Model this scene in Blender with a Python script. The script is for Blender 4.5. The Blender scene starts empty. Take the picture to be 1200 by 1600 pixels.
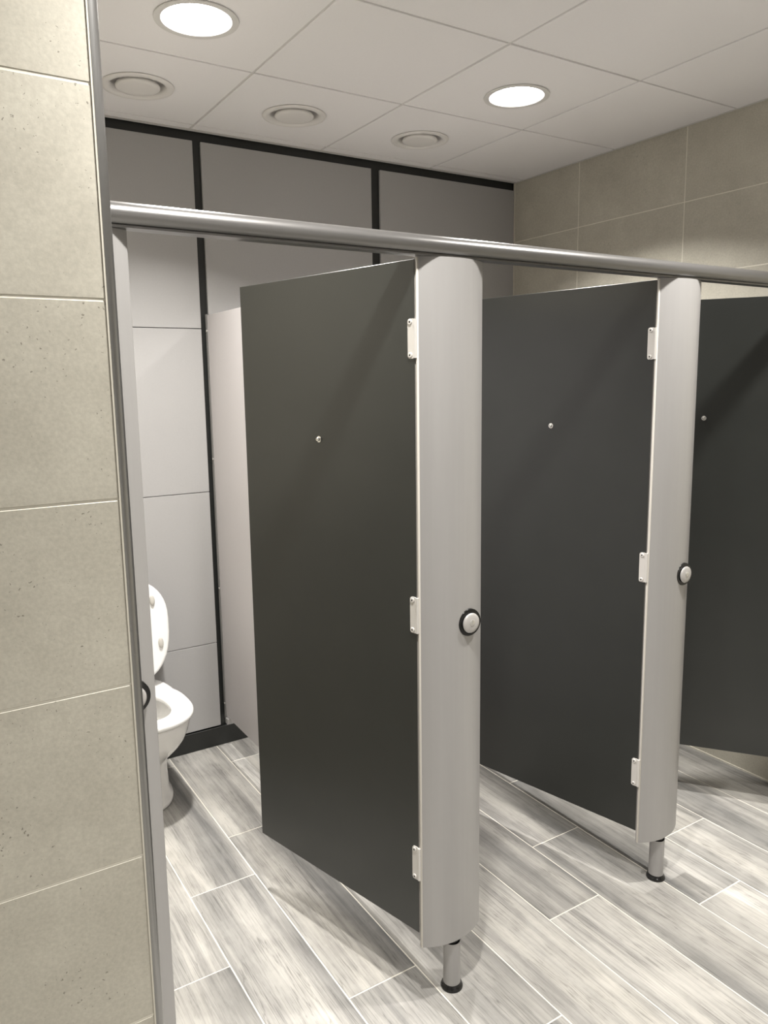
import bpy, bmesh, math, random
from mathutils import Matrix, Vector
C = bpy.context.scene.collection
PI = math.pi
random.seed(4)

# ------------------------------------------------------------------ camera
cd = bpy.data.cameras.new('camera'); cam = bpy.data.objects.new('camera', cd); C.objects.link(cam)
r = Vector((0.8477007544, -0.5302510635, -0.0154026182)); u = Vector((0.0941076203, 0.1217459682, 0.9880899124))
f = Vector((0.5220605202, 0.8390540679, -0.1531048148))
cam.matrix_world = Matrix(((r.x, u.x, -f.x, -1.71671), (r.y, u.y, -f.y, -2.54095), (r.z, u.z, -f.z, 1.63685), (0, 0, 0, 1)))
cd.sensor_fit = 'VERTICAL'; cd.sensor_height = 32.0; cd.lens = 1196.56/1600*32
cd.shift_x = (600-590.1)/1600; cd.shift_y = (783.6-800)/1600
cd.clip_start = 0.05
bpy.context.scene.camera = cam

# ------------------------------------------------------------------ light and exposure
sc = bpy.context.scene
w = bpy.data.worlds.new('world'); sc.world = w; w.use_nodes = True
w.node_tree.nodes['Background'].inputs[0].default_value = (0, 0, 0, 1)
w.node_tree.nodes['Background'].inputs[1].default_value = 0
sc.view_settings.view_transform = 'Standard'; sc.view_settings.look = 'None'
sc.view_settings.gamma = 1; sc.view_settings.use_curve_mapping = False
sc.view_settings.exposure = 0.4
LAMP_GLOW = 15.0           # glow of each downlight's frosted lens
LAMP_WATTS = 25.0          # light thrown down by each downlight
LAMP_COLOR = (1., .97, .925)
# downlights: the two in view, two over the aisle, and an added unseen fill lamp behind the camera
LIGHTS = [(-.888, -.275), (.317, -.278), (-1.03, -1.57), (.26, -1.5), (-.9, -3.3)]
LAMP_LEVEL = [1.1, 1.1, .85, .8, .9]    # per-lamp strength; aisle lamps set weaker to keep the front floor darker

# ------------------------------------------------------------------ helpers
def mat(name, col=(.5, .5, .5), rough=.5, metal=0., spec=.5):
    m = bpy.data.materials.new(name); m.use_nodes = True
    b = m.node_tree.nodes['Principled BSDF']
    b.inputs['Base Color'].default_value = (*col, 1); b.inputs['Roughness'].default_value = rough
    b.inputs['Metallic'].default_value = metal; b.inputs['Specular IOR Level'].default_value = spec
    return m
def nodes(m):
    nt = m.node_tree; b = nt.nodes['Principled BSDF']
    def N(t, **k):
        n = nt.nodes.new(t)
        for a, v in k.items():
            if a in n.inputs: n.inputs[a].default_value = v
            else: setattr(n, a, v)
        return n
    return nt, b, N
def noise_mat(name, c1, c2, rough, scale=(40, 40, 40), ns=1., metal=0., bump=0., spec=.5, detail=4., bscale=None):
    """two-tone mottled surface in object space, with an optional fine bump"""
    m = mat(name, c1, rough, metal, spec); nt, b, N = nodes(m)
    tc = N('ShaderNodeTexCoord'); mp = N('ShaderNodeMapping'); mp.inputs['Scale'].default_value = scale
    nt.links.new(tc.outputs['Object'], mp.inputs[0])
    nz = N('ShaderNodeTexNoise', Scale=ns, Detail=detail); nt.links.new(mp.outputs[0], nz.inputs['Vector'])
    mx = N('ShaderNodeMix', data_type='RGBA'); mx.inputs[6].default_value = (*c1, 1); mx.inputs[7].default_value = (*c2, 1)
    nt.links.new(nz.outputs[0], mx.inputs[0]); nt.links.new(mx.outputs[2], b.inputs['Base Color'])
    if bump:
        src = nz
        if bscale:
            src = N('ShaderNodeTexNoise', Scale=bscale, Detail=2.); nt.links.new(tc.outputs['Object'], src.inputs['Vector'])
        bp = N('ShaderNodeBump', Strength=bump, Distance=.001); nt.links.new(src.outputs[0], bp.inputs['Height'])
        nt.links.new(bp.outputs[0], b.inputs['Normal'])
    return m

def obj(name, bm, mats, parent=None, kind=None, smooth=False, loc=None):
    me = bpy.data.meshes.new(name); bm.normal_update(); bm.to_mesh(me); bm.free()
    for m in (mats if isinstance(mats, (list, tuple)) else [mats]): me.materials.append(m)
    o = bpy.data.objects.new(name, me); C.objects.link(o); o.parent = parent
    if kind: o['kind'] = kind
    if loc is not None: o.location = loc
    if smooth:
        for p in me.polygons: p.use_smooth = True
        me.set_sharp_from_angle(angle=math.radians(smooth if smooth is not True else 40))
    return o
def inst(src, loc, parent=None, rot=None):
    o = src.copy(); C.objects.link(o); o.location = loc; o.parent = parent
    if rot: o.rotation_euler = rot
    return o
def empty(name, loc, label, cat, group=None, rz=0):
    o = bpy.data.objects.new(name, None); C.objects.link(o); o.location = loc; o.rotation_euler = (0, 0, rz)
    o.empty_display_size = .1
    o['label'] = label; o['category'] = cat
    if group: o['group'] = group
    return o
def box(bm, a, b, bev=0., seg=1, mi=0):
    vs = [bm.verts.new((x, y, z)) for x in (a[0], b[0]) for y in (a[1], b[1]) for z in (a[2], b[2])]
    F = [(0, 1, 3, 2), (4, 6, 7, 5), (0, 4, 5, 1), (2, 3, 7, 6), (0, 2, 6, 4), (1, 5, 7, 3)]
    fs = [bm.faces.new([vs[i] for i in q]) for q in F]
    for q in fs: q.material_index = mi
    if bev:
        es = list({e for q in fs for e in q.edges})
        bmesh.ops.bevel(bm, geom=es, offset=bev, segments=seg, affect='EDGES', profile=.5)
    return fs
def BM(): return bmesh.new()
def abox(name, a, b, m, parent=None, bev=0., kind=None, seg=1, smooth=False):
    bm = BM(); box(bm, a, b, bev, seg); return obj(name, bm, m, parent, kind, smooth)
def lathe(bm, prof, n=32, c=(0, 0, 0), axis='z', close=False, mi=0):
    """prof: (radius, height) points; axis z, or y with height along -y"""
    rings = []
    for (rr, h) in prof:
        ring = []
        for k in range(n):
            a = 2*PI*k/n; p = (rr*math.cos(a), rr*math.sin(a), h)
            if axis == 'y': p = (p[0], -h, p[1])
            if axis == '+y': p = (-p[0], h, p[1])
            ring.append(bm.verts.new((p[0]+c[0], p[1]+c[1], p[2]+c[2])))
        rings.append(ring)
    for i in range(len(rings)-1):
        for k in range(n):
            q = bm.faces.new((rings[i][k], rings[i][(k+1) % n], rings[i+1][(k+1) % n], rings[i+1][k])); q.material_index = mi
    if close:
        for ring, rev in ((rings[0], True), (rings[-1], False)):
            q = bm.faces.new(ring[::-1] if rev else ring); q.material_index = mi
    return rings
def loft(bm, rings, cap0=True, cap1=True):
    R = [[bm.verts.new(p) for p in ring] for ring in rings]; n = len(R[0])
    for i in range(len(R)-1):
        for k in range(n): bm.faces.new((R[i][k], R[i][(k+1) % n], R[i+1][(k+1) % n], R[i+1][k]))
    if cap0: bm.faces.new(R[0][::-1])
    if cap1: bm.faces.new(R[-1])
    return R
def prism(bm, pts, z0, z1):
    loft(bm, [[(p[0], p[1], z0) for p in pts], [(p[0], p[1], z1) for p in pts]])

# ------------------------------------------------------------------ measured layout (metres)
H = 2.666; XR = 1.165; YB = .682; XN = -1.4345; YN = -1.334
XL = -3.2; YC = -4.2                       # room limits behind and left of the camera
YF = -1.04                                 # front plane of the cubicles
ZT, ZB = 1.923, .155                       # pilaster top and bottom

# ------------------------------------------------------------------ materials
def tile_material():
    m = mat('beige_stone_tile', (.47, .44, .36), .5); nt, b, N = nodes(m); L = nt.links.new
    tc = N('ShaderNodeTexCoord'); oi = N('ShaderNodeObjectInfo')
    sc_ = N('ShaderNodeVectorMath', operation='SCALE'); sc_.inputs['Scale'].default_value = 37.
    cb = N('ShaderNodeCombineXYZ')
    for i in range(3): L(oi.outputs['Random'], cb.inputs[i])
    L(cb.outputs[0], sc_.inputs[0])
    ad = N('ShaderNodeVectorMath', operation='ADD'); L(tc.outputs['Object'], ad.inputs[0]); L(sc_.outputs[0], ad.inputs[1])
    n1 = N('ShaderNodeTexNoise', Scale=7., Detail=6., Roughness=.6); L(ad.outputs[0], n1.inputs['Vector'])
    r1 = N('ShaderNodeValToRGB'); r1.color_ramp.elements[0].position = .3; r1.color_ramp.elements[1].position = .72
    r1.color_ramp.elements[0].color = (.44, .415, .35, 1); r1.color_ramp.elements[1].color = (.53, .505, .43, 1)
    L(n1.outputs[0], r1.inputs[0])
    # fine grain
    n2 = N('ShaderNodeTexNoise', Scale=160., Detail=3.); L(ad.outputs[0], n2.inputs['Vector'])
    mg = N('ShaderNodeMix', data_type='RGBA', blend_type='OVERLAY'); mg.inputs[0].default_value = .18
    L(r1.outputs[0], mg.inputs[6]); L(n2.outputs[0], mg.inputs[7])
    # small dark pits, clustered
    vn = N('ShaderNodeTexNoise', Scale=260., Detail=2.); L(ad.outputs[0], vn.inputs['Vector'])
    vs = N('ShaderNodeVectorMath', operation='SCALE'); vs.inputs['Scale'].default_value = .009; L(vn.outputs['Color'], vs.inputs[0])
    va = N('ShaderNodeVectorMath', operation='ADD'); L(ad.outputs[0], va.inputs[0]); L(vs.outputs[0], va.inputs[1])
    vo = N('ShaderNodeTexVoronoi', Scale=170.); L(va.outputs[0], vo.inputs['Vector'])
    n3 = N('ShaderNodeTexNoise', Scale=9., Detail=2.); L(ad.outputs[0], n3.inputs['Vector'])
    th = N('ShaderNodeMapRange'); th.inputs[1].default_value = .36; th.inputs[2].default_value = .68; th.inputs[3].default_value = .02; th.inputs[4].default_value = .27
    L(n3.outputs[0], th.inputs[0])
    lt = N('ShaderNodeMath', operation='LESS_THAN'); L(vo.outputs['Distance'], lt.inputs[0]); L(th.outputs[0], lt.inputs[1])
    wn = N('ShaderNodeTexWhiteNoise'); L(vo.outputs['Position'], wn.inputs[0])
    g2 = N('ShaderNodeMath', operation='GREATER_THAN'); g2.inputs[1].default_value = .84; L(wn.outputs[0], g2.inputs[0])
    ml = N('ShaderNodeMath', operation='MULTIPLY'); L(lt.outputs[0], ml.inputs[0]); L(g2.outputs[0], ml.inputs[1])
    mp = N('ShaderNodeMath', operation='MULTIPLY'); mp.inputs[1].default_value = .7; L(ml.outputs[0], mp.inputs[0])
    mx = N('ShaderNodeMix', data_type='RGBA'); mx.inputs[7].default_value = (.13, .115, .09, 1)
    L(mp.outputs[0], mx.inputs[0]); L(mg.outputs[2], mx.inputs[6]); L(mx.outputs[2], b.inputs['Base Color'])
    bp = N('ShaderNodeBump', Strength=.12, Distance=.001); L(n2.outputs[0], bp.inputs['Height']); L(bp.outputs[0], b.inputs['Normal'])
    return m
def plank_material():
    m = mat('grey_wood_look_porcelain', (.5, .5, .5), .42); nt, b, N = nodes(m); L = nt.links.new
    tc = N('ShaderNodeTexCoord'); oi = N('ShaderNodeObjectInfo')
    cb = N('ShaderNodeCombineXYZ')
    for i, k in enumerate((71., 43., 17.)):
        mm = N('ShaderNodeMath', operation='MULTIPLY'); mm.inputs[1].default_value = k
        L(oi.outputs['Random'], mm.inputs[0]); L(mm.outputs[0], cb.inputs[i])
    ad = N('ShaderNodeVectorMath', operation='ADD'); L(tc.outputs['Object'], ad.inputs[0]); L(cb.outputs[0], ad.inputs[1])
    def stretched(s, **k):
        mp = N('ShaderNodeMapping'); mp.inputs['Scale'].default_value = s; L(ad.outputs[0], mp.inputs[0])
        n = N('ShaderNodeTexNoise', Scale=1., **k); L(mp.outputs[0], n.inputs['Vector']); return n
    big = stretched((9, .55, 1), Detail=3., Roughness=.5, Distortion=.35)
    mid = stretched((44, 1.5, 1), Detail=5., Roughness=.6, Distortion=.9)
    fin = stretched((240, 9., 1), Detail=3., Roughness=.6, Distortion=.8)
    clo = stretched((9, 6, 1), Detail=5., Roughness=.6)
    def ramp(n, *st):
        q = N('ShaderNodeValToRGB'); cr = q.color_ramp
        while len(cr.elements) < len(st): cr.elements.new(.5)
        for e, (p, c) in zip(cr.elements, st): e.position = p; e.color = (*c, 1)
        L(n, q.inputs[0]); return q
    base = ramp(big.outputs[0], (.34, (.20, .197, .19)), (.45, (.33, .32, .30)), (.55, (.44, .425, .395)), (.68, (.50, .48, .44)))
    g = ramp(mid.outputs[0], (.32, (.6, .6, .61)), (.5, (.95, .95, .95)), (.66, (1.05, 1.05, 1.04)))
    m1 = N('ShaderNodeMix', data_type='RGBA', blend_type='MULTIPLY'); m1.inputs[0].default_value = .75
    L(base.outputs[0], m1.inputs[6]); L(g.outputs[0], m1.inputs[7])
    g2 = ramp(fin.outputs[0], (.36, (.55, .55, .55)), (.5, (1, 1, 1)))
    m2 = N('ShaderNodeMix', data_type='RGBA', blend_type='MULTIPLY'); m2.inputs[0].default_value = .45
    L(m1.outputs[2], m2.inputs[6]); L(g2.outputs[0], m2.inputs[7])
    g3 = ramp(clo.outputs[0], (.35, (.86, .86, .86)), (.65, (1.08, 1.08, 1.08)))
    m3 = N('ShaderNodeMix', data_type='RGBA', blend_type='MULTIPLY'); m3.inputs[0].default_value = 1.
    L(m2.outputs[2], m3.inputs[6]); L(g3.outputs[0], m3.inputs[7])
    # thin dark lines along the grain
    rid = stretched((30, .8, 1), Detail=4., Roughness=.55, Distortion=2.2)
    rs = N('ShaderNodeMath', operation='SUBTRACT'); rs.inputs[1].default_value = .5; L(rid.outputs[0], rs.inputs[0])
    ra = N('ShaderNodeMath', operation='ABSOLUTE'); L(rs.outputs[0], ra.inputs[0])
    rm = N('ShaderNodeMapRange'); rm.inputs[1].default_value = .002; rm.inputs[2].default_value = .022; rm.inputs[3].default_value = .62; rm.inputs[4].default_value = 1.
    L(ra.outputs[0], rm.inputs[0])
    rg = N('ShaderNodeMapRange'); rg.inputs[1].default_value = .45; rg.inputs[2].default_value = .6; rg.inputs[3].default_value = 0.; rg.inputs[4].default_value = 1.
    L(clo.outputs[0], rg.inputs[0])
    rx = N('ShaderNodeMix', data_type='FLOAT'); rx.inputs[3].default_value = 1.; L(rg.outputs[0], rx.inputs[0]); L(rm.outputs[0], rx.inputs[2])
    mr = N('ShaderNodeVectorMath', operation='SCALE'); L(m3.outputs[2], mr.inputs[0]); L(rx.outputs[0], mr.inputs['Scale'])
    # a few smoky knots
    mp = N('ShaderNodeMapping'); mp.inputs['Scale'].default_value = (5.5, 2.4, 1); L(ad.outputs[0], mp.inputs[0])
    vo = N('ShaderNodeTexVoronoi', Scale=1.); L(mp.outputs[0], vo.inputs['Vector'])
    kn = N('ShaderNodeMapRange'); kn.inputs[1].default_value = .02; kn.inputs[2].default_value = .14; kn.inputs[3].default_value = .45; kn.inputs[4].default_value = 0
    ka = N('ShaderNodeMath', operation='ADD'); kb = N('ShaderNodeMath', operation='MULTIPLY'); kb.inputs[1].default_value = .16
    L(mid.outputs[0], kb.inputs[0]); L(vo.outputs['Distance'], ka.inputs[0]); L(kb.outputs[0], ka.inputs[1])
    kc = N('ShaderNodeMath', operation='SUBTRACT'); kc.inputs[1].default_value = .07; L(ka.outputs[0], kc.inputs[0]); L(kc.outputs[0], kn.inputs[0])
    wn = N('ShaderNodeTexWhiteNoise'); L(vo.outputs['Position'], wn.inputs[0])
    gt = N('ShaderNodeMath', operation='GREATER_THAN'); gt.inputs[1].default_value = .6; L(wn.outputs[0], gt.inputs[0])
    km = N('ShaderNodeMath', operation='MULTIPLY'); L(kn.outputs[0], km.inputs[0]); L(gt.outputs[0], km.inputs[1])
    m4 = N('ShaderNodeMix', data_type='RGBA'); m4.inputs[7].default_value = (.2, .19, .175, 1)
    L(km.outputs[0], m4.inputs[0]); L(mr.outputs[0], m4.inputs[6])
    # each tile its own tone
    br = N('ShaderNodeMapRange'); br.inputs[3].default_value = .80; br.inputs[4].default_value = 1.1
    wr = N('ShaderNodeTexWhiteNoise', noise_dimensions='1D'); L(oi.outputs['Random'], wr.inputs['W']); L(wr.outputs[0], br.inputs[0])
    m5 = N('ShaderNodeVectorMath', operation='SCALE'); L(m4.outputs[2], m5.inputs[0]); L(br.outputs[0], m5.inputs['Scale'])
    L(m5.outputs[0], b.inputs['Base Color'])
    bp = N('ShaderNodeBump', Strength=.1, Distance=.001); L(fin.outputs[0], bp.inputs['Height']); L(bp.outputs[0], b.inputs['Normal'])
    return m
M_tile = tile_material(); M_plank = plank_material()
M_grout_f = noise_mat('cream_floor_grout', (.72, .69, .62), (.62, .59, .52), .8, ns=.6)
M_grout_w = noise_mat('cream_wall_grout', (.80, .77, .68), (.74, .71, .62), .8, ns=.6)
M_ceil = noise_mat('white_ceiling_tile', (.86, .845, .85), (.89, .875, .88), .85, ns=3., bump=.25, bscale=260.)
M_grid = mat('white_grid_metal', (.66, .645, .63), .5)
M_void = mat('dark_ceiling_void', (.03, .03, .03), .9)
M_black = noise_mat('black_backing_board', (.012, .013, .012), (.018, .019, .018), .4, ns=1.)
M_panel = noise_mat('light_grey_laminate', (.37, .363, .36), (.395, .388, .385), .42, ns=3., bump=.05, bscale=500.)
M_part = noise_mat('pinkish_grey_laminate', (.50, .475, .475), (.53, .505, .505), .45, ns=3.)
M_core = mat('grey_panel_edge', (.33, .31, .28), .5)
M_door = noise_mat('anthracite_laminate', (.013, .0145, .013), (.019, .0205, .0185), .3, (9, 9, 9), spec=.6, bump=.06, bscale=700.)
M_alu = noise_mat('satin_silver_aluminium', (.335, .326, .320), (.36, .351, .344), .38, (90, 90, 3), metal=.25)
M_rail = noise_mat('satin_rail_aluminium', (.21, .205, .20), (.25, .245, .24), .3, (3, 90, 90), metal=.75)
M_trim = noise_mat('brushed_corner_steel', (.27, .27, .265), (.32, .315, .31), .28, (60, 60, 2), metal=.9)
M_hinge = mat('silver_hinge_plastic', (.58, .56, .53), .35, .2)
M_strip = mat('pale_edge_strip', (.58, .55, .50), .4)
M_knob = mat('grey_lock_metal', (.47, .455, .44), .3, .3)
M_bolt = mat('bolt_metal', (.7, .69, .66), .25, .8)
M_bead = mat('cream_sealant', (.62, .59, .51), .6)
M_blk = mat('glossy_black_plastic', (.008, .008, .008), .16)
M_dark = mat('dark_hole', (.01, .01, .01), .8)
M_cer = mat('white_glazed_ceramic', (.84, .83, .81), .08); M_seat = mat('white_seat_plastic', (.86, .855, .84), .2)
M_buf = mat('grey_rubber_buffer', (.50, .48, .44), .6)
M_white = mat('white_painted_metal', (.72, .71, .69), .4)
M_refl = mat('bright_reflector', (.85, .85, .86), .22, .6)
M_valve = mat('valve_white', (.78, .76, .74), .5)
M_lamp = bpy.data.materials.new('lamp_glow'); M_lamp.use_nodes = True
_nt = M_lamp.node_tree; _nt.nodes.clear(); _e = _nt.nodes.new('ShaderNodeEmission'); _o = _nt.nodes.new('ShaderNodeOutputMaterial')
_e.inputs[0].default_value = (1., .97, .925, 1); _e.inputs[1].default_value = LAMP_GLOW; _nt.links.new(_e.outputs[0], _o.inputs[0])

# ------------------------------------------------------------------ floor
floor = abox('floor', (XL, YC, -.06), (XR, YB+.02, -.0012), M_grout_f, kind='structure')
GX = [-1.057, -.832, -.612, -.391, -.163, .053, .281, .494, .717, .942]
while GX[0] > XL: GX.insert(0, GX[0]-.2217)
i0 = GX.index(-1.057)
ENDS = {-2: -.22, -1: -.646, 0: -.296, 1: -.047, 2: .489, 3: -.62, 4: -1.005, 5: -.70, 6: -1.209, 7: -.918, 8: -.48, 9: -.15}
PL = .8855
cache = {}
def plank(x0, x1, y0, y1):
    g = .0022
    x0 += g; x1 -= g; y0 += g; y1 -= g
    if x1-x0 < .01 or y1-y0 < .01: return
    key = (round(x1-x0, 4), round(y1-y0, 4)); cx, cy = (x0+x1)/2, (y0+y1)/2
    if key not in cache:
        a, b = (x1-x0)/2, (y1-y0)/2
        bm = BM(); c = .0008
        loft(bm, [[(-a, -b, -.01), (a, -b, -.01), (a, b, -.01), (-a, b, -.01)], [(-a, -b, -c), (a, -b, -c), (a, b, -c), (-a, b, -c)],
                  [(-a+c, -b+c, 0), (a-c, -b+c, 0), (a-c, b-c, 0), (-a+c, b-c, 0)]], cap0=False)
        cache[key] = o = obj('floor_tile', bm, M_plank, floor); o.location = (cx, cy, 0)
    else: inst(cache[key], (cx, cy, 0), floor)
for i, gx in enumerate(GX):
    k = i-i0
    x1 = GX[i+1] if i+1 < len(GX) else XR
    x0 = max(gx, XL); e = ENDS.get(k, -.1-.37*(k % 5))
    while e > YC: e -= PL
    while e < YB:
        plank(x0, x1, max(e, YC), min(e+PL, YB-.012)); e += PL

# ------------------------------------------------------------------ ceiling
ceil = abox('ceiling', (XL, YC, H+.12), (XR, YB+.02, H+.16), M_void, kind='structure')
T = .6; G2 = .005
def rect_tile(w_, d, hole=None):
    """ceiling tile, underside at z=0; a hole (cx, cy, r) is cut clean through"""
    bm = BM(); a, b = w_/2, d/2; t = .015
    if not hole:
        loft(bm, [[(-a, -b, t), (a, -b, t), (a, b, t), (-a, b, t)][::-1], [(-a, -b, .001), (a, -b, .001), (a, b, .001), (-a, b, .001)][::-1],
                  [(-a+.002, -b+.002, 0), (a-.002, -b+.002, 0), (a-.002, b-.002, 0), (-a+.002, b-.002, 0)][::-1]])
        return bm
    hx, hy, hr = hole; n = 48; inn = []; out = []
    for k in range(n):
        an = 2*PI*k/n + PI/4; c, s = math.cos(an), math.sin(an)
        inn.append((hx+hr*c, hy+hr*s)); q = max(abs(c), abs(s)); out.append((a*c/q, b*s/q))
    R = [[bm.verts.new((p[0], p[1], z)) for p in P] for P, z in ((out, t), (out, 0), (inn, 0), (inn, t))]
    for i in range(4):
        A, B = R[i], R[(i+1) % 4]
        for k in range(n): bm.faces.new((A[k], B[k], B[(k+1) % n], A[(k+1) % n]))
    return bm
VENTS = [(-.901, .300), (-.300, .304), (.300, .312)]
holes = {}
for p in LIGHTS: holes[(math.floor(p[0]/T), math.floor(p[1]/T))] = (p, .108)
for p in VENTS: holes[(math.floor(p[0]/T), math.floor(p[1]/T))] = (p, .105)
plain = {}
xs = [XL+.02]+[T*i for i in range(-5, 2)]+[XR-.004]
ys = [YC+.02]+[T*i for i in range(-6, 2)]+[YB-.02]
for i in range(len(xs)-1):
    for j in range(len(ys)-1):
        x0, x1, y0, y1 = xs[i], xs[i+1], ys[j], ys[j+1]
        x0 += G2; x1 -= G2; y0 += G2; y1 -= G2
        if x0 < XN-.3 and y1 > YN and x1 < XN: continue
        cx, cy = (x0+x1)/2, (y0+y1)/2
        hk = holes.get((math.floor(cx/T), math.floor(cy/T)))
        if hk: obj('ceiling_tile', rect_tile(x1-x0, y1-y0, (hk[0][0]-cx, hk[0][1]-cy, hk[1])), M_ceil, ceil, loc=(cx, cy, H))
        else:
            key = (round(x1-x0, 4), round(y1-y0, 4))
            if key in plain: inst(plain[key], (cx, cy, H), ceil)
            else: plain[key] = obj('ceiling_tile', rect_tile(x1-x0, y1-y0), M_ceil, ceil, loc=(cx, cy, H))
for xg in xs[1:-1]: abox('grid_bar', (xg-.0075, YC, H+.004), (xg+.0075, YB-.02, H+.03), M_grid, ceil)
for yg in ys[1:-1]: abox('grid_bar', (XL, yg-.0075, H+.0045), (XR, yg+.0075, H+.03), M_grid, ceil)
# wall angles round the edge of the ceiling
abox('trim_1', (XN, YB-.034, H-.0015), (XR-.012, YB-.010, H+.02), M_grid, kind='structure')
abox('trim_2', (XR-.012, YC, H-.0015), (XR+.0, YB-.012, H+.02), M_grid, kind='structure')

# ------------------------------------------------------------------ walls
def tiled_wall(name, origin, along, normal, length, starts, height=H, th=.12, tm=None):
    """wall slab with separate 594 x 300 tiles standing 2 mm proud; origin = lower start corner of the tile faces"""
    o = Vector(origin); al = Vector(along); no = Vector(normal)
    a = o-no*.0008; b = o+al*length-no*(.0008+th)
    lo = [min(a[i], b[i]) for i in range(3)]; hi = [max(a[i], b[i]) for i in range(3)]
    lo[2] = -.02; hi[2] = height+.02
    wall = abox(name, lo, hi, M_grout_w, kind='structure')
    zs = [0, .265]; 
    while zs[-1]+.3 < height-.01: zs.append(zs[-1]+.3)
    zs.append(height)
    ss = [0]+[s for s in starts if 0 < s < length]+[length]
    meshes = {}
    rz = math.atan2(al.y, al.x)
    for i in range(len(ss)-1):
        for j in range(len(zs)-1):
            g = .0017; w_ = ss[i+1]-ss[i]-2*g; h_ = zs[j+1]-zs[j]-2*g
            if w_ < .01: continue
            p = o+al*((ss[i]+ss[i+1])/2)+Vector((0, 0, (zs[j]+zs[j+1])/2))
            key = (round(w_, 4), round(h_, 4))
            if key not in meshes:
                bm = BM(); A, B, c, s = w_/2, h_/2, .001, -1
                side = 1 if Vector((-al.y, al.x, 0)).dot(no) > 0 else -1
                def ring(x, z, y): return [(-x, y*side, -z), (x, y*side, -z), (x, y*side, z), (-x, y*side, z)]
                loft(bm, [ring(A, B, -.008), ring(A, B, -c), ring(A-c, B-c, 0)], cap0=False)
                bmesh.ops.recalc_face_normals(bm, faces=bm.faces[:])
                bm.normal_update()
                top = max(bm.faces, key=lambda q: q.calc_area())
                if top.normal.y*side < 0: bmesh.ops.reverse_faces(bm, faces=bm.faces[:])
                meshes[key] = q = obj('wall_tile', bm, tm or M_tile, wall); q.location = p; q.rotation_euler = (0, 0, rz)
            else: inst(meshes[key], p, wall)
    return wall
PW = .594
# right wall: joints at y = .216 and then every .594 towards the camera
n = 10
tiled_wall('wall_right', (XR, YB-.01, 0), (0, -1, 0), (-1, 0, 0), YB-.01-YC, [YB-.01-.216+PW*i for i in range(n)])
# nib wall beside the first cubicle
tiled_wall('wall_left', (XN, YN, 0), (-1, 0, 0), (0, -1, 0), XN-XL, [PW*(i+1) for i in range(4)], th=.275)
tiled_wall('wall_front', (XR, YC, 0), (-1, 0, 0), (0, 1, 0), XR-XL, [PW*(i+.4) for i in range(9)], tm=M_white)
tiled_wall('wall_far_left', (XL, YC, 0), (0, 1, 0), (1, 0, 0), YN-YC, [PW*(i+.6) for i in range(6)], tm=M_white)
# cubicle side wall behind the nib
tiled_wall('wall_cubicle_side', (XN, YB-.012, 0), (0, -1, 0), (1, 0, 0), YB-.012-(YN+.28), [.45, .45+PW, .45+2*PW])
abox('trim_3', (XR-.004, YC, 0), (XR, YB-.012, .006), M_bead, kind='structure')       # sealant at the foot of the right wall
abox('trim_4', (XR-.005, YB-.016, .09), (XR+.002, YB-.008, H-.002), M_bead, kind='structure')  # sealant in the back right corner
# corner profile at the end of the nib wall: cream grout bead, then quarter-round metal
bm = BM(); pts = []
for k in range(9):
    a = -PI/2+PI/2*k/8; pts.append((XN+.0005+.0165*math.cos(a), YN+.015+.0165*math.sin(a)))
pts += [(XN+.017, YN+.26), (XN+.0005, YN+.26)]
prism(bm, pts, 0, H); obj('trim_5', bm, M_trim, kind='structure', smooth=30)
abox('trim_6', (XN-.0025, YN-.0012, 0), (XN+.0008, YN+.01, H), M_bead, kind='structure')

# back wall: black backing with grey service panels, a black plinth
wb = abox('wall_back', (XN-.12, YB, -.02), (XR+.002, YB+.1, H+.14), M_black, kind='structure')
YPn = YB-.013
def panel(x0, x1, z0, z1):
    w_, h_ = x1-x0-.003, z1-z0-.003
    bm = BM(); box(bm, (-w_/2, 0, -h_/2), (w_/2, .0125, h_/2), .0008)
    obj('wall_panel', bm, M_panel, wb, loc=((x0+x1)/2, YPn, (z0+z1)/2))
zsp = [.094, .49, 1.177, 1.875, 2.629]
for (x0, x1) in ((XN+.002, -.585), (-.553, .2745), (.320, XR-.005)):
    for a, b in zip(zsp, zsp[1:]): panel(x0, x1, a, b)
abox('baseboard_back', (XN, YB-.0145, 0), (XR-.005, YB, .088), M_black, kind='structure', bev=.001)

# ------------------------------------------------------------------ ceiling fittings
def downlight(x, y, label, level=1.):
    t = empty('ceiling_light', (x, y, H), label, 'ceiling light', 'round recessed downlights')
    bm = BM(); lathe(bm, [(.104, .012), (.1045, 0), (.117, -.0005), (.1195, -.002), (.119, -.0045), (.108, -.006), (.100, -.004), (.0975, .003), (.0975, .012)], 48)
    obj('rim', bm, M_white, t, smooth=50)
    bm = BM(); lathe(bm, [(.0975, .004), (.0965, .02), (.093, .05), (.085, .075), (.075, .095), (.0, .0955)], 48)
    obj('reflector', bm, M_refl, t, smooth=50)
    bm = BM(); lathe(bm, [(.0975, .013), (.1, .115), (.0, .115)], 24); obj('housing', bm, M_void, t)
    bm = BM(); lathe(bm, [(.0, .030), (.030, .031), (.055, .036), (.070, .046)], 32); obj('lamp', bm, M_lamp, t, smooth=60)
    ld = bpy.data.lights.new('beam', 'AREA'); ld.shape = 'DISK'; ld.size = .10; ld.energy = LAMP_WATTS*level; ld.color = LAMP_COLOR; ld.spread = math.radians(122)
    lo = bpy.data.objects.new('beam', ld); C.objects.link(lo); lo.parent = t; lo.location = (0, 0, .022)
    return t
LL = ['large downlight nearest the camera, above the first cubicle beside the tiled nib wall', 'downlight above the second cubicle, farther from the camera']
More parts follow.
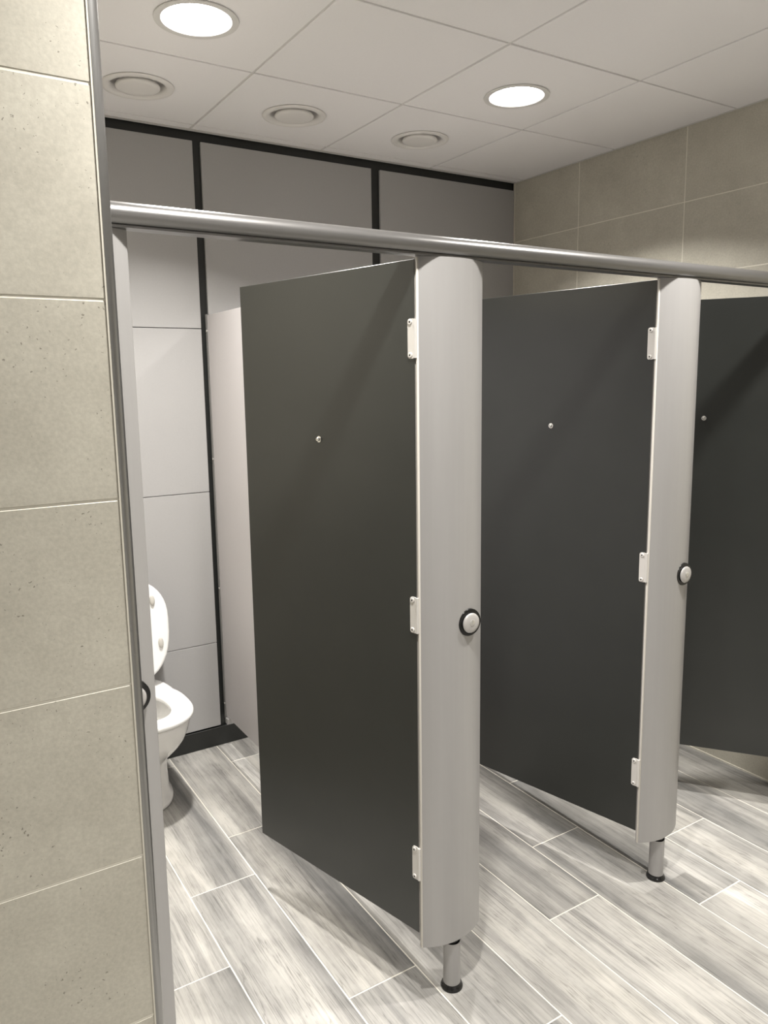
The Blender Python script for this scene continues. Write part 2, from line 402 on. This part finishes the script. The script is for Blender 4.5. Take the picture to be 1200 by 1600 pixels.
for i, (x, y) in enumerate(LIGHTS):
    downlight(x, y, LL[i] if i < 2 else ['downlight over the aisle in front of the tiled nib wall', 'downlight over the aisle in front of the second door',
              'added fill downlight, unseen behind the camera'][i-2], LAMP_LEVEL[i])
for i, (x, y) in enumerate(VENTS):
    t = empty('ceiling_vent', (x, y, H), ['round white air valve in the ceiling tile beside the nib wall, leftmost of three',
              'round white air valve in the ceiling, middle one of three', 'round white air valve in the ceiling, rightmost of three, by the second cubicle'][i], 'air vent', 'round air valves in the ceiling')
    bm = BM(); lathe(bm, [(.100, .014), (.1035, 0), (.121, -.0005), (.1235, -.003), (.121, -.006), (.112, -.0085), (.100, -.007), (.092, .003), (.089, .018), (.089, .04)], 48)
    obj('rim', bm, M_valve, t, smooth=50)
    bm = BM(); lathe(bm, [(.0, -.0115), (.055, -.0115), (.069, -.0105), (.0745, -.007), (.0755, -.002), (.072, .004), (.05, .016), (.012, .022), (.012, .04)][::-1], 48)
    obj('disc', bm, M_valve, t, smooth=50)
    bm = BM(); lathe(bm, [(.090, .035), (.090, .045), (.0, .045)], 32); obj('housing', bm, M_valve, t)

# ------------------------------------------------------------------ cubicle fronts
def pilaster_profile(x0, x1, xl=None):
    """lens-shaped section: flat back, bulging front; cut off at xl when it stands against a wall"""
    pts = []; n = 20; c = (x0+x1)/2; hw = (x1-x0)/2; bul = .031
    Rr = (hw*hw+bul*bul)/(2*bul); cy = -(bul-Rr)
    for k in range(n+1):
        xx = -hw+2*hw*k/n; yy = -(math.sqrt(Rr*Rr-xx*xx)-(Rr-bul))
        pts.append((c+xx, yy-.002))
    pts[0] = (x0+.0012, -.0032); pts.insert(0, (x0, -.0008))
    pts[-1] = (x1-.0012, -.0032); pts.append((x1, -.0008))
    pts += [(x1, .0025), (x0, .0025)]
    if xl is not None:
        out = []
        for i, p in enumerate(pts):
            q = pts[(i+1) % len(pts)]
            if p[0] >= xl: out.append(p)
            if (p[0]-xl)*(q[0]-xl) < 0:
                s = (xl-p[0])/(q[0]-p[0]); out.append((xl, p[1]+s*(q[1]-p[1])))
        pts = out
    return pts
def make_lock(t, lx, zc):
    # black bezel ring, domed grey thumb disc, little indicator window
    yc = -.0300
    bm = BM(); lathe(bm, [(.0, -.012), (.0355, -.012), (.0355, .002), (.0345, .004), (.031, .0045), (.0, .0045)], 40, (lx, yc, zc), 'y')
    lk = obj('lock', bm, M_blk, t, smooth=50)
    bm = BM(); lathe(bm, [(.012, .004), (.012, .0065), (.0252, .007), (.0258, .0085), (.0252, .0102), (.020, .0122), (.012, .0132), (.0, .0135)], 40, (lx, yc, zc), 'y')
    obj('thumb_disc', bm, M_knob, lk, smooth=50)
    bm = BM(); lathe(bm, [(.0075, .0125), (.0075, .0143), (.0065, .0148), (.0, .0148)], 20, (lx, yc, zc+.002), 'y')
    box(bm, (lx-.0012, yc-.0158, zc-.003), (lx+.0012, yc-.0145, zc+.007)); obj('indicator', bm, M_bolt, lk, smooth=50)
def pilaster(x0, x1, label, xl=None, legx=None, lockx=None, xr=None):
    legx = legx if legx is not None else (x0+x1)/2
    t = empty('pilaster', (legx, YF, 0), label, 'pilaster', 'curved silver pilasters of the cubicle front')
    pts = [(min(p[0], xr) if xr else p[0], p[1]) for p in pilaster_profile(x0, x1, xl)]
    bm = BM(); prism(bm, [(p[0]-legx, p[1]) for p in pts], ZB, ZT); bmesh.ops.recalc_face_normals(bm, faces=bm.faces[:])
    obj('body', bm, M_alu, t, smooth=25)
    if xl is None:
        bm = BM(); box(bm, (x0-legx-.0012, -.0062, ZB+.002), (x0-legx+.0036, -.0008, ZT-.002), .001, 2); obj('edge_strip', bm, M_strip, t, smooth=40)
    bm = BM(); lathe(bm, [(.0235, .012), (.0235, ZB-.014)], 32, (0, -.006, 0)); 
    q = [bm.faces.new([v for v in bm.verts if abs(v.co.z-.012) < 1e-6][::-1])]
    obj('leg', bm, M_alu, t, smooth=50)
    bm = BM(); lathe(bm, [(.020, ZB-.018), (.020, ZB), (.0, ZB)], 24, (0, -.006, 0)); obj('collar', bm, M_blk, t)
    bm = BM(); lathe(bm, [(.0, 0), (.030, 0), (.0305, .004), (.028, .009), (.0245, .0115), (.0237, .016), (.0, .016)], 40, (0, -.006, 0)); obj('foot', bm, M_blk, t, smooth=50)
    if lockx is not None: make_lock(t, lockx-legx, 1.033)
    return t
SP = .850; C1 = -.670; W = .197
p0 = pilaster(C1-SP, C1-SP+W, 'silver pilaster mostly hidden behind the tiled nib wall, holding the first cubicle lock', xl=XN+.0175, legx=-1.385, lockx=C1-SP+W-.053)
p1 = pilaster(C1, C1+W, 'wide curved silver pilaster nearest the camera, between the first and second doors', lockx=C1+W-.061)
p2 = pilaster(C1+SP, C1+SP+W, 'curved silver pilaster to the right, between the second and third doors', lockx=C1+SP+W-.060)
p3 = pilaster(C1+2*SP, C1+2*SP+W, 'cut-down silver pilaster against the right tiled wall', legx=1.09, xr=XR-.002)

# head rail running over all the pilasters
bm = BM(); prof = [(-.016, 0.), (-.016, .0045)]
for k in range(25):
    a = -PI/2-.5-(2*PI-1.)*k/24
    prof.append((.029*math.cos(a), .0248+.0222*math.sin(a)))
prof += [(.016, .0045), (.016, 0.)]
pts = [(YF-.010+p[0], ZT+.0005+p[1]) for p in prof]
loft(bm, [[(XN+.0175, p[0], p[1]) for p in pts], [(XR-.002, p[0], p[1]) for p in pts]]); bmesh.ops.recalc_face_normals(bm, faces=bm.faces[:])
hr = obj('head_rail', bm, M_rail, smooth=35)
hr['label'] = 'long silver rail running across the tops of all the pilasters'; hr['category'] = 'rail'

# doors (root on the hinge axis, local +x along the door, local +y out of the outer face)
def door(hx, ang, label, wd=.676):
    t = empty('cubicle_door', (hx, YF, 0), label, 'door', 'dark cubicle doors standing open', rz=math.radians(180-ang))
    bm = BM(); fs = box(bm, (.002, -.013, .197), (wd, 0, 1.918), .0008, 1)
    for q in bm.faces:
        q.normal_update()
        if abs(q.normal.y) < .5: q.material_index = 1
    obj('panel', bm, [M_door, M_core], t)
    for zc in (1.738, 1.067, .397):
        bm = BM(); hw, hh, rr = .0105, .046, .006; cxx = .0105; pr = []
        for (sx, sz) in ((1, 1), (-1, 1), (-1, -1), (1, -1)):
            for k in range(4):
                a0 = {(1, 1): 0, (-1, 1): PI/2, (-1, -1): PI, (1, -1): 1.5*PI}[(sx, sz)]+PI/2*k/3
                pr.append((cxx+sx*(hw-rr)+rr*math.cos(a0), zc+sz*(hh-rr)+rr*math.sin(a0)))
        loft(bm, [[(p[0], .0002, p[1]) for p in pr], [(p[0], .0032, p[1]) for p in pr]]); bmesh.ops.recalc_face_normals(bm, faces=bm.faces[:])
        rings = lathe(bm, [(.0042, -.045), (.0042, .045)], 12, (-.0012, .0015, zc), close=True)
        hg = obj('hinge', bm, M_hinge, t, smooth=40)
        for dz in (-.038, .038):
            bm = BM(); lathe(bm, [(.0062, .0028), (.0062, .0052), (.0052, .0062), (.0022, .0062), (.0022, .004), (.0, .004)], 16, (.0125, 0, zc+dz), '+y')
            for q in bm.faces:
                if max((v.co-Vector((.0125, v.co.y, zc+dz))).length for v in q.verts) < .0024: q.material_index = 1
            bmesh.ops.recalc_face_normals(bm, faces=bm.faces[:])
            obj('screw', bm, [M_hinge, M_dark], hg, smooth=40)
    bm = BM(); lathe(bm, [(.0085, 0.), (.0085, .002), (.0055, .0022), (.0052, .007), (.0042, .0085), (.0018, .0085), (.0018, .006), (.0, .006)], 6*3, (.346, 0, 1.489), '+y')
    bmesh.ops.recalc_face_normals(bm, faces=bm.faces[:])
    obj('bolt', bm, M_bolt, t, smooth=40)
    return t
door(-.6725, 76., 'dark cubicle door nearest the camera, open in front of the toilet')
door(.1775, 77.5, 'dark cubicle door between the two silver pilasters, open inwards')
door(1.0265, 53.5, 'dark cubicle door at the right edge, cut off by the picture')

# partitions between cubicles
for i, (px, lab) in enumerate([(-.565, 'light grey partition beside the toilet, seen behind the nearest door'), (.285, 'light grey partition hidden behind the second cubicle door')]):
    t = empty('partition', (px, 0, 0), lab, 'partition', 'partitions between the cubicles')
    bm = BM(); box(bm, (0, YF+.007, .140), (.013, YPn-.014, 1.930), .0008)
    for q in bm.faces:
        q.normal_update()
        if abs(q.normal.x) < .5: q.material_index = 1
    obj('panel', bm, [M_part, M_core], t)
    # U channel on the service wall
    bm = BM(); y0, y1 = YPn-.024, YPn-.0005
    box(bm, (-.0022, y0, .128), (-.0002, y1, 1.934)); box(bm, (.0132, y0, .128), (.0152, y1, 1.934)); box(bm, (-.0022, y1-.0005, .128), (.0152, y1, 1.934))
    ch = obj('channel', bm, M_alu, t)
    for zc in (1.865, 1.32, .74, .20):
        bm = BM(); lathe(bm, [(.0055, .0), (.0055, .002), (.004, .0035), (.0, .0038)], 12)
        for v in bm.verts: v.co = Vector((-.0022-v.co.z, YPn-.012+v.co.x, zc+v.co.y))
        bmesh.ops.recalc_face_normals(bm, faces=bm.faces[:])
        obj('screw', bm, M_bolt, ch, smooth=40)
    bm = BM(); box(bm, (-.010, YPn-.055, .112), (.022, YPn-.03, .1395), .002); obj('bracket', bm, M_alu, t)

# ------------------------------------------------------------------ toilet
TX = -1.03
t = empty('toilet', (TX, .36, 0), 'white ceramic back-to-wall toilet with its lid up, in the first cubicle', 'toilet')
def oval(a, yf, yb, z, n=48, e=2.3, eb=3.2, cyf=.45):
    """egg outline in toilet space: half width a, front at yf, back at yb"""
    cy = yf+(yb-yf)*cyf; pts = []
    for k in range(n):
        an = 2*PI*k/n; c, s = math.cos(an), math.sin(an)
        ex = e if s < 0 else eb
        x_ = a*math.copysign(abs(c)**(2/ex), c); y_ = cy+(cy-yf if s < 0 else yb-cy)*math.copysign(abs(s)**(2/ex), s)
        pts.append((x_, y_-.36, z))
    return pts
YBK = YPn-.001
bm = BM()
rings = [oval(.126, .256, YBK, 0), oval(.130, .252, YBK, .006), oval(.129, .254, YBK, .018), oval(.121, .262, YBK, .026), oval(.117, .268, YBK, .06),
         oval(.114, .272, YBK, .12), oval(.114, .268, YBK, .16), oval(.117, .256, YBK, .185), oval(.122, .232, YBK, .21), oval(.136, .192, YBK, .24), oval(.151, .150, YBK, .275),
         oval(.164, .116, YBK, .31), oval(.173, .094, YBK, .345), oval(.178, .082, YBK, .375), oval(.180, .078, YBK, .395), oval(.1785, .080, YBK, .403), oval(.172, .088, YBK-.006, .406),
         oval(.135, .125, .48, .405), oval(.127, .135, .47, .395), oval(.118, .16, .455, .33), oval(.09, .2, .42, .25), oval(.05, .26, .38, .20)]
loft(bm, rings)
bmesh.ops.recalc_face_normals(bm, faces=bm.faces[:])
obj('bowl', bm, M_cer, t, smooth=60)
bm = BM()
so = lambda d, z: oval(.180-d, .074+d, .505-d, z, eb=2.6)
si = lambda d, z: oval(.097+d, .145-d, .420+d, z, eb=2.3)
R = [so(.003, .4075), so(0, .412), so(0, .422), so(.004, .428), so(.012, .4305), si(.012, .4305), si(.004, .428), si(0, .422), si(0, .412), si(.003, .4075)]
Rv = loft(bm, R, False, False)
for k in range(48): bm.faces.new((Rv[-1][k], Rv[-1][(k+1) % 48], Rv[0][(k+1) % 48], Rv[0][k]))
bmesh.ops.recalc_face_normals(bm, faces=bm.faces[:])
obj('seat', bm, M_seat, t, smooth=60)
# lid, raised: build flat (local y = distance from the hinge), then stand it up
lidroot = None
bm = BM(); ll = .435
def lo_(d, h):
    out = []
    for (x_, y_, _) in oval(.192-d, 0+d, ll-d, 0, eb=2.7, e=2.3, cyf=.42): out.append((x_, ll-(y_+.36), -h))   # y: 0 at hinge end
    return out
loft(bm, [lo_(.012, 0), lo_(.003, .002), lo_(0, .007), lo_(.0, .014), lo_(.004, .019), lo_(.02, .024), lo_(.07, .028)][::1])
# hollow underside lip
bmesh.ops.recalc_face_normals(bm, faces=bm.faces[:])
lid = obj('lid', bm, M_seat, t, smooth=60)
lid.location = (0, .500-.36, .437); tilt = math.radians(84.)
lid.rotation_euler = (tilt, 0, 0)
# local +y points up and slightly back; the inner side (local +z) faces the front
for sx in (-1, 1):
    for (xx, yy) in ((.130, .335), (.150, .155)):
        bm = BM(); lathe(bm, [(.014, -.003), (.013, .008), (.010, .0105), (.0, .0105)], 16)
        for v in bm.verts: v.co = Vector((v.co.x*.75+sx*xx, v.co.y*1.6+yy, v.co.z))
        bmesh.ops.recalc_face_normals(bm, faces=bm.faces[:])
        obj('buffer', bm, M_buf, lid, smooth=50)
for sx in (-1, 1):
    bm = BM(); lathe(bm, [(.013, .4065), (.013, .418), (.010, .421)], 20, (sx*.078, .525-.36, 0), close=True)
    rr = lathe(bm, [(.0095, -.022), (.0095, .022)], 16, close=True)
    for ring in rr:
        for v in ring: v.co = Vector((v.co.z+sx*.078, v.co.x+.525-.36, v.co.y+.430))
    bmesh.ops.recalc_face_normals(bm, faces=bm.faces[:])
    obj('lid_hinge', bm, M_bolt, t, smooth=40)
